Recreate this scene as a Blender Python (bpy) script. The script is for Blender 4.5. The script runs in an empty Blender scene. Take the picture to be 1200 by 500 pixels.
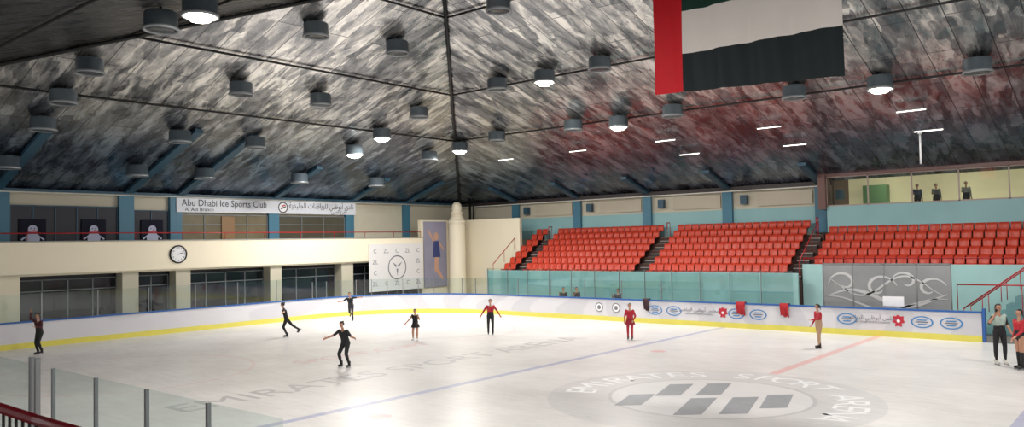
import bpy, bmesh, math, random
import numpy as np
from mathutils import Vector, Matrix, Euler
random.seed(7)
SC=bpy.context.scene
COL=SC.collection
try:
    SC.view_settings.view_transform='Standard'
except Exception: pass

# ------------------------------------------------------------ materials
def lin(c):
    out=[]
    for v in c:
        v=v/255.0
        out.append(v/12.92 if v<=.04045 else ((v+.055)/1.055)**2.4)
    return out
MATS={}
def M(name,col,rough=.5,metal=0.0,var=.08,scale=2.5,emit=0.0,bump=0.0):
    if name in MATS: return MATS[name]
    m=bpy.data.materials.new(name); m.use_nodes=True
    nt=m.node_tree; b=nt.nodes['Principled BSDF']
    tc=nt.nodes.new('ShaderNodeTexCoord'); nz=nt.nodes.new('ShaderNodeTexNoise')
    nz.inputs['Scale'].default_value=scale; nz.inputs['Detail'].default_value=4
    nt.links.new(tc.outputs['Object'],nz.inputs['Vector'])
    mx=nt.nodes.new('ShaderNodeMix'); mx.data_type='RGBA'
    c=lin(col)
    mx.inputs[6].default_value=[max(0,v*(1-var)) for v in c]+[1]
    mx.inputs[7].default_value=[min(1,v*(1+var)) for v in c]+[1]
    nt.links.new(nz.outputs['Fac'],mx.inputs[0])
    nt.links.new(mx.outputs[2],b.inputs['Base Color'])
    b.inputs['Roughness'].default_value=rough; b.inputs['Metallic'].default_value=metal
    if emit>0:
        nt.links.new(mx.outputs[2],b.inputs['Emission Color']); b.inputs['Emission Strength'].default_value=emit
    if bump>0:
        bp=nt.nodes.new('ShaderNodeBump'); bp.inputs['Strength'].default_value=bump
        nt.links.new(nz.outputs['Fac'],bp.inputs['Height']); nt.links.new(bp.outputs['Normal'],b.inputs['Normal'])
    MATS[name]=m
    return m
def glass_mat(name,tint=(246,251,250),gloss=.05):
    if name in MATS: return MATS[name]
    m=bpy.data.materials.new(name); m.use_nodes=True; nt=m.node_tree
    for n in list(nt.nodes): nt.nodes.remove(n)
    o=nt.nodes.new('ShaderNodeOutputMaterial'); t=nt.nodes.new('ShaderNodeBsdfTransparent'); g=nt.nodes.new('ShaderNodeBsdfGlossy')
    t.inputs[0].default_value=lin(tint)+[1]; g.inputs['Roughness'].default_value=.05
    mx=nt.nodes.new('ShaderNodeMixShader'); nz=nt.nodes.new('ShaderNodeTexNoise'); nz.inputs['Scale'].default_value=1.2
    mp=nt.nodes.new('ShaderNodeMapRange'); mp.inputs[3].default_value=gloss*.6; mp.inputs[4].default_value=gloss*1.4
    nt.links.new(nz.outputs['Fac'],mp.inputs[0]); nt.links.new(mp.outputs[0],mx.inputs[0])
    nt.links.new(t.outputs[0],mx.inputs[1]); nt.links.new(g.outputs[0],mx.inputs[2]); nt.links.new(mx.outputs[0],o.inputs[0])
    MATS[name]=m; return m

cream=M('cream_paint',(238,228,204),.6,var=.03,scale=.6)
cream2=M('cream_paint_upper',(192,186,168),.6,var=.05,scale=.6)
teal=M('pale_teal_paint',(140,182,186),.3,var=.10,scale=.8)
tealg=M('glossy_teal_panel',(172,212,212),.12,var=.2,scale=.5)
blue=M('steel_blue_paint',(66,118,142),.45,var=.06)
blued=M('dark_blue_paint',(45,80,100),.45,var=.1)
red=M('red_rail_paint',(170,30,35),.35)
maroon=M('maroon_rail_paint',(110,22,30),.3)
seatred=M('red_seat_plastic',(188,58,36),.45,var=.15,scale=1.5)
black=M('black_matte',(18,18,20),.5)
dark=M('dark_interior',(30,30,34),.4,var=.3,scale=1)
darkgl=M('dark_window_glass',(24,27,34),.08,var=.5,scale=.7)
frame=M('grey_window_frame',(120,126,130),.4)
brownf=M('brown_frame',(110,85,70),.5)
concrete=M('concrete_floor',(120,118,115),.8,var=.15)
stepm=M('grandstand_concrete',(74,48,42),.8,var=.2)
white=M('white_panel',(236,236,238),.4,var=.02)
yellow=M('yellow_kickplate',(222,212,96),.4,var=.08)
bluetop=M('blue_cap_rail',(45,95,165),.4)
inkgrey=M('grey_print',(120,120,128),.6)
inkdark=M('dark_print',(45,45,55),.6)
inkblue=M('blue_print',(60,130,190),.5)
inkred=M('red_print',(190,40,60),.5)
icegrey=M('ice_grey_paint',(186,184,185),.4,var=.14,scale=1.5)
icepink=M('ice_pink_paint',(216,186,186),.4,var=.1,scale=1.5)
steel=M('brushed_steel',(150,152,155),.3,metal=.8)
clear=glass_mat('clear_rink_glass')
tealglass=glass_mat('teal_tinted_glass',(244,250,250),.12)
roomglass=glass_mat('control_room_glass',(245,248,244),.06)
def board_mat():
    m=M('white_dasher_plastic',(214,213,219),.25,var=.05,scale=.5)
    nt=m.node_tree; b=nt.nodes['Principled BSDF']; N=nt.nodes.new; LK=nt.links.new
    src=b.inputs['Base Color'].links[0].from_socket
    tc=N('ShaderNodeTexCoord'); mp=N('ShaderNodeMapping'); mp.inputs['Scale'].default_value=(.25,.25,.8); LK(tc.outputs['Object'],mp.inputs[0])
    wv=N('ShaderNodeTexWave'); wv.inputs['Scale'].default_value=.5; wv.inputs['Distortion'].default_value=9; wv.inputs['Detail'].default_value=1; wv.inputs['Detail Scale'].default_value=.8; LK(mp.outputs[0],wv.inputs['Vector'])
    mr=N('ShaderNodeMapRange'); mr.inputs[1].default_value=.45; mr.inputs[2].default_value=.55; mr.inputs[4].default_value=.45; LK(wv.outputs['Fac'],mr.inputs[0])
    mx=N('ShaderNodeMix'); mx.data_type='RGBA'; LK(mr.outputs[0],mx.inputs[0]); LK(src,mx.inputs[6]); mx.inputs[7].default_value=lin((190,190,198))+[1]
    LK(mx.outputs[2],b.inputs['Base Color']); return m
boardm=board_mat()

# ------------------------------------------------------------ mesh helpers
def box(bm,x0,x1,y0,y1,z0,z1,mi=0):
    vs=[bm.verts.new((x,y,z)) for z in (z0,z1) for y in (y0,y1) for x in (x0,x1)]
    for f in ((0,2,3,1),(4,5,7,6),(0,1,5,4),(2,6,7,3),(0,4,6,2),(1,3,7,5)):
        fc=bm.faces.new([vs[i] for i in f]); fc.material_index=mi
def cyl(bm,a,b,ra,rb=None,seg=10,mi=0,caps=True):
    a=Vector(a);b=Vector(b); rb=ra if rb is None else rb
    d=b-a; L=d.length
    if L<1e-6: return
    mt=Matrix.Translation((a+b)/2)@d.to_track_quat('Z','Y').to_matrix().to_4x4()
    r=bmesh.ops.create_cone(bm,cap_ends=caps,segments=seg,radius1=ra,radius2=rb,depth=L,matrix=mt)
    fs=set(f for v in r['verts'] for f in v.link_faces)
    for f in fs: f.material_index=mi; f.smooth=True
def ball(bm,c,r,sc=(1,1,1),rot=None,seg=12,mi=0):
    mt=Matrix.Translation(Vector(c))
    if rot is not None: mt=mt@rot.to_4x4()
    mt=mt@Matrix.Diagonal((sc[0],sc[1],sc[2],1))
    q=bmesh.ops.create_uvsphere(bm,u_segments=seg,v_segments=max(6,seg*2//3),radius=r,matrix=mt)
    fs=set(f for v in q['verts'] for f in v.link_faces)
    for f in fs: f.material_index=mi; f.smooth=True
def poly(bm,pts,mi=0):
    f=bm.faces.new([bm.verts.new(p) for p in pts]); f.material_index=mi; return f
def lathe(bm,prof,seg=20,mi=0,c=(0,0,0)):
    rings=[]
    for r,z in prof:
        rings.append([bm.verts.new((c[0]+r*math.cos(2*math.pi*i/seg),c[1]+r*math.sin(2*math.pi*i/seg),c[2]+z)) for i in range(seg)])
    for a,b in zip(rings[:-1],rings[1:]):
        for i in range(seg):
            f=bm.faces.new((a[i],a[(i+1)%seg],b[(i+1)%seg],b[i])); f.smooth=True; f.material_index=mi
    for rg,fl in ((rings[0],True),(rings[-1],False)):
        f=bm.faces.new(list(reversed(rg)) if fl else rg); f.material_index=mi
def mk(name,bm,mats,loc=(0,0,0),rot=(0,0,0),parent=None,**props):
    me=bpy.data.meshes.new(name)
    if isinstance(bm,bmesh.types.BMesh):
        bm.to_mesh(me); bm.free()
    else: me=bm
    if not isinstance(mats,(list,tuple)): mats=[mats]
    if len(me.materials)==0:
        for m in mats: me.materials.append(m)
    o=bpy.data.objects.new(name,me); COL.objects.link(o)
    o.location=loc; o.rotation_euler=rot
    if parent is not None: o.parent=parent
    for k,v in props.items(): o[k]=v
    return o
def empty(name,loc=(0,0,0),rot=(0,0,0),parent=None,**props):
    o=bpy.data.objects.new(name,None); COL.objects.link(o); o.location=loc; o.rotation_euler=rot
    o.empty_display_size=.2
    if parent is not None: o.parent=parent
    for k,v in props.items(): o[k]=v
    return o
def B(): return bmesh.new()
def bx(name,x0,x1,y0,y1,z0,z1,m,parent=None,**props):
    """box object with origin at its base centre"""
    cx,cy=(x0+x1)/2,(y0+y1)/2
    b=B(); box(b,x0-cx,x1-cx,y0-cy,y1-cy,0,z1-z0)
    return mk(name,b,m,loc=(cx,cy,z0),parent=parent,**props)
def copy_tree(o,loc,rot=None,**props):
    n=o.copy(); COL.objects.link(n); n.location=loc
    if rot is not None: n.rotation_euler=rot
    for k,v in props.items(): n[k]=v
    for c in o.children:
        d=c.copy(); COL.objects.link(d); d.parent=n
        for e in c.children:
            g=e.copy(); COL.objects.link(g); g.parent=d
    return n
def text_mesh(s,size,align='CENTER',ext=.002,sx=1.0):
    cu=bpy.data.curves.new('lettering','FONT'); cu.body=s; cu.size=size; cu.align_x=align; cu.align_y='CENTER'
    cu.extrude=ext; cu.resolution_u=3
    o=bpy.data.objects.new('lettering',cu); COL.objects.link(o)
    dg=bpy.context.evaluated_depsgraph_get(); dg.update()
    me=bpy.data.meshes.new_from_object(o.evaluated_get(dg))
    bpy.data.objects.remove(o); 
    if sx!=1.0: me.transform(Matrix.Diagonal((sx,1,1,1)))
    me.materials.clear()
    return me
RX=math.pi/2
FACE_FAR=(RX,0,0)      # on a wall facing -Y
FACE_LEFT=(RX,0,RX)    # on a wall facing +X
def text(s,size,loc,rot,m,parent,align='CENTER',sx=1.0,name='lettering',ext=.002):
    me=text_mesh(s,size,align,sx=sx,ext=ext)
    return mk(name,me,m,loc=loc,rot=rot,parent=parent)
AR={'ا':(0xFE8D,0),'أ':(0xFE83,0),'ب':(0xFE8F,1),'ة':(0xFE93,0),'ت':(0xFE95,1),'ج':(0xFE9D,1),'د':(0xFEA9,0),'ر':(0xFEAD,0),
'س':(0xFEB1,1),'ض':(0xFEBD,1),'ظ':(0xFEC5,1),'ع':(0xFEC9,1),'ف':(0xFED1,1),'ل':(0xFEDD,1),'م':(0xFEE1,1),'ن':(0xFEE5,1),'و':(0xFEED,0),'ي':(0xFEF1,1)}
def arabic(s):
    out=[]
    for i,ch in enumerate(s):
        if ch not in AR: out.append(ch); continue
        base,dual=AR[ch]
        prev=i>0 and s[i-1] in AR and AR[s[i-1]][1]==1
        nxt=i+1<len(s) and s[i+1] in AR and dual==1
        if dual: k=3 if (prev and nxt) else (1 if prev else (2 if nxt else 0))
        else: k=1 if prev else 0
        out.append(chr(base+k))
    return ''.join(reversed(out))

# ------------------------------------------------------------ key dimensions
W=16.27; L=30.28; HB=1.16
XL,YF,YN,XR=-34.3,26.0,-22.6,34.3
ZE=7.55; ML=.339; MR=.314
def roofz(x,y): return ZE+min(ML*(x-XL),MR*(YF-y),MR*(y-YN),ML*(XR-x))

# ------------------------------------------------------------ camera
f_,th,ph,ro=928.8172,0.6977,0.0364,-0.0196
F=Vector((-math.sin(th)*math.cos(ph),math.cos(th)*math.cos(ph),math.sin(ph)))
R0=Vector((math.cos(th),math.sin(th),0)); U0=R0.cross(F)
R=R0*math.cos(ro)+U0*math.sin(ro); U=-R0*math.sin(ro)+U0*math.cos(ro)
cd=bpy.data.cameras.new('camera'); cam=bpy.data.objects.new('camera',cd); COL.objects.link(cam)
mw=Matrix((R,U,-F)).transposed().to_4x4(); mw.translation=Vector((10.1312,-20.4547,4.3892)); cam.matrix_world=mw
cd.sensor_width=36; cd.lens=f_/1200*36; cd.clip_end=200; cd.clip_start=.05
SC.camera=cam

# ------------------------------------------------------------ world
wd=bpy.data.worlds.new('world'); SC.world=wd; wd.use_nodes=True
wd.node_tree.nodes['Background'].inputs[0].default_value=(1,.985,.965,1); wd.node_tree.nodes['Background'].inputs[1].default_value=.85

# ------------------------------------------------------------ ceiling
def ceiling_mat(kind):
    m=bpy.data.materials.new('foil_ceiling_'+kind); m.use_nodes=True; nt=m.node_tree; b=nt.nodes['Principled BSDF']
    N=nt.nodes.new; LK=nt.links.new
    uv=N('ShaderNodeUVMap'); uv.uv_map='UVMap'
    mp=N('ShaderNodeMapping'); mp.inputs['Rotation'].default_value=(0,0,math.radians(90)); LK(uv.outputs[0],mp.inputs[0])
    nd=N('ShaderNodeTexNoise'); nd.inputs['Scale'].default_value=1.6; nd.inputs['Detail'].default_value=5; LK(mp.outputs[0],nd.inputs['Vector'])
    ad=N('ShaderNodeMix'); ad.data_type='VECTOR'; ad.inputs[0].default_value=.16
    LK(mp.outputs[0],ad.inputs[4]); LK(nd.outputs['Color'],ad.inputs[5])
    # foil strips: long seams, low tonal contrast between strips
    br=N('ShaderNodeTexBrick'); br.inputs['Scale'].default_value=1.0; br.inputs['Brick Width'].default_value=5.2; br.inputs['Row Height'].default_value=1.15
    br.inputs['Mortar Size'].default_value=.018; br.inputs['Color1'].default_value=(0,0,0,1); br.inputs['Color2'].default_value=(1,1,1,1); br.inputs['Mortar'].default_value=(0,0,0,1)
    LK(mp.outputs[0],br.inputs['Vector'])
    # torn blotches
    mp2=N('ShaderNodeMapping'); mp2.inputs['Scale'].default_value=(.55,1.7,1); LK(ad.outputs[1],mp2.inputs[0])
    n2=N('ShaderNodeTexNoise'); n2.inputs['Scale'].default_value=1.5; n2.inputs['Detail'].default_value=8; n2.inputs['Roughness'].default_value=.62; n2.inputs['Distortion'].default_value=.6; LK(mp2.outputs[0],n2.inputs['Vector'])
    vo=N('ShaderNodeTexVoronoi'); vo.distance='CHEBYCHEV'; vo.inputs['Scale'].default_value=1.5; LK(mp2.outputs[0],vo.inputs['Vector'])
    sv=N('ShaderNodeSeparateColor'); LK(vo.outputs['Color'],sv.inputs[0])
    n3=N('ShaderNodeTexNoise'); n3.inputs['Scale'].default_value=.16; n3.inputs['Detail'].default_value=2; LK(mp.outputs[0],n3.inputs['Vector'])
    def ma(a,k,c):
        x=N('ShaderNodeMath'); x.operation='MULTIPLY_ADD'; x.inputs[1].default_value=k; LK(a,x.inputs[0])
        if isinstance(c,(int,float)): x.inputs[2].default_value=c
        else: LK(c,x.inputs[2])
        return x.outputs[0]
    v=ma(n2.outputs['Fac'],.75,0.0); v=ma(sv.outputs[0],.20,v); h=v; v=ma(br.outputs['Color'],.10,v); v=ma(n3.outputs['Fac'],.2,v)
    cr=N('ShaderNodeValToRGB'); e=cr.color_ramp
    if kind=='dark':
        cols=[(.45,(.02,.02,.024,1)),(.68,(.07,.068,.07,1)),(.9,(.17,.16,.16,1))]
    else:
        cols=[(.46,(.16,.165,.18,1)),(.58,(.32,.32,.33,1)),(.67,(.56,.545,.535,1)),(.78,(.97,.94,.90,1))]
    e.elements[0].position=cols[0][0]; e.elements[0].color=cols[0][1]
    e.elements[1].position=cols[-1][0]; e.elements[1].color=cols[-1][1]
    for p_,c_ in cols[1:-1]:
        x=e.elements.new(p_); x.color=c_
    LK(v,cr.inputs[0])
    sm_=N('ShaderNodeMix'); sm_.data_type='RGBA'; LK(br.outputs['Fac'],sm_.inputs[0]); LK(cr.outputs[0],sm_.inputs[6]); sm_.inputs[7].default_value=(.05,.05,.055,1)
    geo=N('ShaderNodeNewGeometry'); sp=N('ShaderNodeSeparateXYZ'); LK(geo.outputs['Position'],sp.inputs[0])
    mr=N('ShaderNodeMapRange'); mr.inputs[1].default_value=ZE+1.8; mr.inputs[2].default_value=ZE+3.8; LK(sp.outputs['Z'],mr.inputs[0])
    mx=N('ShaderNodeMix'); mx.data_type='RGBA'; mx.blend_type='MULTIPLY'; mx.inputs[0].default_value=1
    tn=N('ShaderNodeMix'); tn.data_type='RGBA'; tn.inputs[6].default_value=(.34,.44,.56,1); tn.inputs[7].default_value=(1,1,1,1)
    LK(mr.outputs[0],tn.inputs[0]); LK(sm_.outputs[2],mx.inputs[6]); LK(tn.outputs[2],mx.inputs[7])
    LK(mx.outputs[2],b.inputs['Base Color'])
    b.inputs['Metallic'].default_value=.78
    rr=N('ShaderNodeMapRange'); rr.inputs[1].default_value=.3; rr.inputs[2].default_value=.7; rr.inputs[3].default_value=.12; rr.inputs[4].default_value=.48; LK(n2.outputs['Fac'],rr.inputs[0]); LK(rr.outputs[0],b.inputs['Roughness'])
    bp=N('ShaderNodeBump'); bp.inputs['Strength'].default_value=.55; bp.inputs['Distance'].default_value=.06
    LK(h,bp.inputs['Height']); LK(bp.outputs[0],b.inputs['Normal'])
    return m
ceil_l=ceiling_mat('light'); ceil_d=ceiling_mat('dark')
def build_ceiling():
    bm=B(); uvl=bm.loops.layers.uv.new('UVMap')
    yr=(YF+YN)/2; zr=ZE+MR*(YF-yr); s=(zr-ZE)/ML
    a=(XL,YN,ZE); b=(XL,YF,ZE); c=(XR,YF,ZE); d=(XR,YN,ZE); r1=(XL+s,yr,zr); r2=(XR-s,yr,zr)
    def face(ps,uvf,mi):
        f=bm.faces.new([bm.verts.new(p) for p in ps]); f.material_index=mi
        for lp in f.loops: lp[uvl].uv=uvf(lp.vert.co)
    kl=math.sqrt(1+ML*ML); kr=math.sqrt(1+MR*MR)
    face([a,r1,b],lambda p:(p.y,(p.x-XL)*kl),0)
    face([b,r1,r2,c],lambda p:(p.x+50,(YF-p.y)*kr),0)
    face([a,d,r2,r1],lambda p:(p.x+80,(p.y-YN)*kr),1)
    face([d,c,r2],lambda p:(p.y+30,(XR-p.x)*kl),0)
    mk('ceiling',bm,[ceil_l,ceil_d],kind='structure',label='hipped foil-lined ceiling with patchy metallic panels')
    return r1,r2
r1,r2=build_ceiling()
def beam(name,a,b,r,m,label,cat):
    a=Vector(a);b=Vector(b); bm=B(); cyl(bm,(0,0,0),b-a,r,seg=8)
    return mk(name,bm,m,loc=a,label=label,category=cat)
for h in (3.37,4.97,6.85):
    xl=XL+h/ML; yf=YF-h/MR; yn=YN+h/MR; z=ZE+h-.12
    for a,b in (((xl,yn,z),(xl,yf,z)),((xl,yf,z),(XR-6,yf,z)),((xl,yn,z),(XR-6,yn,z))):
        beam('ceiling_pipe',a,b,.05,black,'black pipe running under the foil ceiling','pipe')['group']='black ceiling pipes'
for a,b in (((XL,YF,ZE),r1),((XL,YN,ZE),r1),(r1,r2)):
    a=Vector(a)-Vector((0,0,.1)); b=Vector(b)-Vector((0,0,.1))
    beam('hip_beam',a,b,.085,black,'black beam along the ceiling hip seam','beam')['group']='ceiling hip beams'
def rafter(loc,dx,dy,dz,wx,wy):
    bm=B(); vs=[(-wx,-wy,0),(wx,wy,0),(dx+wx,dy+wy,dz),(dx-wx,dy-wy,dz)]
    lo=[bm.verts.new((v[0],v[1],v[2]-.12)) for v in vs]; up=[bm.verts.new((v[0],v[1],v[2]+.05)) for v in vs]
    bm.faces.new(lo); bm.faces.new(up[::-1])
    for i in range(4): bm.faces.new((lo[i],lo[(i+1)%4],up[(i+1)%4],up[i]))
    mk('roof_rafter',bm,blued,loc=loc,label='dark blue steel rafter under the foil ceiling',category='beam',group='blue rafters')
for y,s in ((-7,7),(-.7,8),(2.3,8),(8.6,5),(14.8,4),(20.0,4)):
    rafter((XL+.05,y,ZE-.1),s,0,ML*s,0,.22)
for x in (-28.3,-22.6,-16.9,-11.2,-5.5):
    s=3.0; rafter((x,YF-.05,ZE-.1),0,-s,MR*s,.22,0)

# ------------------------------------------------------------ floor + ice
bx('floor',XL-.5,XR,YN,30,-.3,-.03,concrete,kind='structure',label='grey concrete floor around the ice rink')
def rrect(w,l,r,n=12):
    arc=lambda cx,cy,a0,a1:[(cx+r*math.cos(math.radians(a0+(a1-a0)*i/n)),cy+r*math.sin(math.radians(a0+(a1-a0)*i/n))) for i in range(n+1)]
    return arc(l-r,w-r,90,0)+arc(l-r,-(w-r),0,-90)+arc(-(l-r),-(w-r),-90,-180)+arc(-(l-r),w-r,180,90)
RC=7.5
outline=rrect(W,L,RC)
def ice_mat():
    m=bpy.data.materials.new('rink_ice'); m.use_nodes=True; nt=m.node_tree; b=nt.nodes['Principled BSDF']; N=nt.nodes.new; LK=nt.links.new
    geo=N('ShaderNodeTexCoord'); sp=N('ShaderNodeSeparateXYZ'); LK(geo.outputs['Object'],sp.inputs[0])
    def mth(op,a,bb=None,c=None):
        n=N('ShaderNodeMath'); n.operation=op
        for i,v in enumerate((a,bb,c)):
            if v is None: continue
            if isinstance(v,(int,float)): n.inputs[i].default_value=v
            else: LK(v,n.inputs[i])
        return n.outputs[0]
    X,Y=sp.outputs['X'],sp.outputs['Y']
    ax=mth('ABSOLUTE',X)
    redl=mth('LESS_THAN',ax,.16)
    bl=mth('LESS_THAN',mth('ABSOLUTE',mth('SUBTRACT',ax,7.2)),.15)
    r=mth('SQRT',mth('ADD',mth('MULTIPLY',X,X),mth('MULTIPLY',Y,Y)))
    disc=mth('LESS_THAN',r,4.5)
    ring=mth('LESS_THAN',mth('ABSOLUTE',mth('SUBTRACT',r,2.75)),.06)
    n1=N('ShaderNodeTexNoise'); n1.inputs['Scale'].default_value=.35; n1.inputs['Detail'].default_value=8; n1.inputs['Roughness'].default_value=.65; LK(geo.outputs['Object'],n1.inputs['Vector'])
    mp=N('ShaderNodeMapping'); mp.inputs['Scale'].default_value=(.3,2.5,1); mp.inputs['Rotation'].default_value=(0,0,.5); LK(geo.outputs['Object'],mp.inputs[0])
    n2=N('ShaderNodeTexNoise'); n2.inputs['Scale'].default_value=2.2; n2.inputs['Detail'].default_value=10; n2.inputs['Roughness'].default_value=.75; LK(mp.outputs[0],n2.inputs['Vector'])
    def mix(fac,c1,c2):
        x=N('ShaderNodeMix'); x.data_type='RGBA'
        if isinstance(fac,(int,float)): x.inputs[0].default_value=fac
        else: LK(fac,x.inputs[0])
        for i,c in ((6,c1),(7,c2)):
            if isinstance(c,(list,tuple)): x.inputs[i].default_value=list(c)+[1]
            else: LK(c,x.inputs[i])
        return x.outputs[2]
    base=mix(mth('MULTIPLY_ADD',n1.outputs['Fac'],1.6,-.3),lin((202,199,198)),lin((240,238,237)))
    scr=N('ShaderNodeMapRange'); scr.inputs[1].default_value=.48; scr.inputs[2].default_value=.72; LK(n2.outputs['Fac'],scr.inputs[0])
    base=mix(mth('MULTIPLY',scr.outputs[0],.45),base,lin((184,181,182)))
    base=mix(mth('MULTIPLY',disc,.28),base,lin((168,170,174)))
    inner=mth('LESS_THAN',r,2.7)
    base=mix(mth('MULTIPLY',inner,.3),base,lin((240,240,242)))
    base=mix(mth('MULTIPLY',ring,.3),base,lin((140,140,145)))
    vis=mth('MULTIPLY_ADD',n2.outputs['Fac'],.6,.3)
    base=mix(mth('MULTIPLY',bl,mth('MULTIPLY',vis,.9)),base,lin((125,135,190)))
    base=mix(mth('MULTIPLY',redl,mth('MULTIPLY',mth('MULTIPLY',vis,.68),mth('SUBTRACT',1,disc))),base,lin((225,110,105)))
    for cx,cy in ((-19,7.5),(-19,-7.5)):
        dx=mth('SUBTRACT',X,cx); dy=mth('SUBTRACT',Y,cy); rr=mth('SQRT',mth('ADD',mth('MULTIPLY',dx,dx),mth('MULTIPLY',dy,dy)))
        base=mix(mth('MULTIPLY',mth('LESS_THAN',mth('ABSOLUTE',mth('SUBTRACT',rr,4.4)),.05),.25),base,lin((225,130,125)))
    for cx,cy in ((-5.7,-7),(-5.7,7.2)):
        dx=mth('SUBTRACT',X,cx); dy=mth('SUBTRACT',Y,cy); rr=mth('SQRT',mth('ADD',mth('MULTIPLY',dx,dx),mth('MULTIPLY',dy,dy)))
        base=mix(mth('MULTIPLY',mth('LESS_THAN',rr,.3),.4),base,lin((225,110,110)))
    LK(base,b.inputs['Base Color'])
    LK(mth('MULTIPLY_ADD',n2.outputs['Fac'],.35,.15),b.inputs['Roughness'])
    return m
bm=B()
bm.faces.new([bm.verts.new((x,y,0)) for x,y in reversed(outline)])
ret=bmesh.ops.extrude_face_region(bm,geom=list(bm.faces))
for v in [g for g in ret['geom'] if isinstance(g,bmesh.types.BMVert)]: v.co.z-=.02
bmesh.ops.recalc_face_normals(bm,faces=bm.faces)
ice=mk('ice_sheet',bm,ice_mat(),kind='structure',label='scuffed white skating ice with coloured line markings')
text('EMIRATES SPORT ARENA',1.75,(-11.0,-.3,.002),(0,0,RX),icegrey,ice,sx=.98,name='ice_lettering',ext=.0005)
text('SPORT.COM',1.2,(-15.5,.6,.002),(0,0,RX),icepink,ice,name='ice_lettering',ext=.0005)
bm=B()
s='EMIRATES SPORT ARENA'
for i,ch in enumerate(s):
    if ch==' ': continue
    a=math.radians(200-i*11.2)
    me=text_mesh(ch,1.3,ext=.0005)
    me.transform(Matrix.Translation((3.6*math.cos(a),3.6*math.sin(a),0))@Matrix.Rotation(a-RX,4,'Z'))
    bm.from_mesh(me); bpy.data.meshes.remove(me)
mk('ice_lettering',bm,M('ice_ring_paint',(238,238,240),.4,var=.06),loc=(0,0,.002),parent=ice)
bm=B()
RM=Matrix.Rotation(math.radians(40),2)
for (u0,v0,v1) in ((-2.05,-.9,.55),(-.75,.3,2.0),(.4,.3,2.0),(-.75,-2.2,-.15),(.4,-2.2,-.15),(1.6,-1.6,.1)):
    hgt=v1-v0; sh=.45*hgt
    q=[(u0-.36,v0),(u0+.36,v0),(u0+.36+sh,v1),(u0-.36+sh,v1)]
    poly(bm,[tuple(RM@(Vector(p)+Vector((-.35,0))))+(0,) for p in q])
mk('ice_emblem',bm,M('ice_dark_paint',(146,149,154),.45,var=.18),loc=(0,0,.004),parent=ice)

# ------------------------------------------------------------ dasher boards
path=[(6.6,W)]+outline+[(3.95,W)]
dp=[]
for a,b in zip(path[:-1],path[1:]):
    n=max(1,int(math.hypot(b[0]-a[0],b[1]-a[1])/2.4))
    for i in range(n): dp.append((a[0]+(b[0]-a[0])*i/n,a[1]+(b[1]-a[1])*i/n))
dp.append(path[-1])
def normals(p):
    out=[]
    for i in range(len(p)):
        a=p[max(0,i-1)]; b=p[min(len(p)-1,i+1)]
        t=Vector((b[0]-a[0],b[1]-a[1])).normalized(); out.append(Vector((-t.y,t.x)))
    return out
nn=normals(dp)
def sweep(bm,p,nn,o0,o1,z0,z1,mi=0):
    R_=[]
    for q,n in zip(p,nn):
        R_.append([bm.verts.new((q[0]+n.x*o,q[1]+n.y*o,z)) for o,z in ((o0,z0),(o1,z0),(o1,z1),(o0,z1))])
    for a,b in zip(R_[:-1],R_[1:]):
        for k in range(4):
            f=bm.faces.new((a[k],a[(k+1)%4],b[(k+1)%4],b[k])); f.material_index=mi
    bm.faces.new(R_[0]).material_index=mi; bm.faces.new(R_[-1][::-1]).material_index=mi
bm=B(); sweep(bm,dp,nn,0,.12,0,HB); bmesh.ops.recalc_face_normals(bm,faces=bm.faces)
boards=mk('dasher_board',bm,boardm,label='white plastic dasher boards ringing the ice with adverts',category='rink boards')
bm=B(); sweep(bm,dp,nn,-.02,.02,.0,.25); bmesh.ops.recalc_face_normals(bm,faces=bm.faces)
mk('kickplate',bm,yellow,parent=boards,label='yellow kickplate')
bm=B(); sweep(bm,dp,nn,-.04,.16,HB,HB+.07); bmesh.ops.recalc_face_normals(bm,faces=bm.faces)
mk('cap_rail',bm,bluetop,parent=boards,label='blue cap rail')
YA=W-.012
def badge(x,z,w,h):
    bm=B(); n=28
    def ell(a,b,y): return [bm.verts.new((a*math.cos(2*math.pi*i/n),y,b*math.sin(2*math.pi*i/n))) for i in range(n)]
    o=ell(w/2,h/2,0); i_=ell(w/2*.86,h/2*.82,0)
    for k in range(n): bm.faces.new((o[k],o[(k+1)%n],i_[(k+1)%n],i_[k]))
    for k,(zz,ww,mi) in enumerate(((.14,.5,0),(.0,.62,1),(-.16,.45,0))):
        ww*=w; zz*=h*1.2; hh=h*.05
        poly(bm,[(-ww/2,-.001,zz-hh),(ww/2-.06,-.001,zz-hh),(ww/2,-.001,zz+hh),(-ww/2+.06,-.001,zz+hh)],mi)
    mk('sponsor_badge',bm,[inkblue,inkgrey],loc=(x,YA,z),parent=boards)
def roundbadge(x,z,r):
    bm=B(); n=24
    for rr,mi,y in ((r,0,0),(r*.8,1,-.002),(r*.45,0,-.004)):
        f=bm.faces.new([bm.verts.new((rr*math.cos(2*math.pi*i/n),y,rr*math.sin(2*math.pi*i/n))) for i in range(n)]); f.material_index=mi
    mk('sponsor_badge',bm,[inkgrey,white],loc=(x,YA,z),parent=boards)
for x in (-14.5,-13.4): roundbadge(x,.72,.26)
for x in (-11.0,-9.9,-6.5,-5.4,-1.3,1.75,2.85): badge(x,.70,.86,.5)
for x in (-8.5,-.25):
    text(arabic('مجلس أبوظبي الرياضي'),.24,(x,YA,.8),FACE_FAR,inkgrey,boards)
    text('ABU DHABI SPORTS COUNCIL',.11,(x,YA,.6),FACE_FAR,inkgrey,boards)
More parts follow.
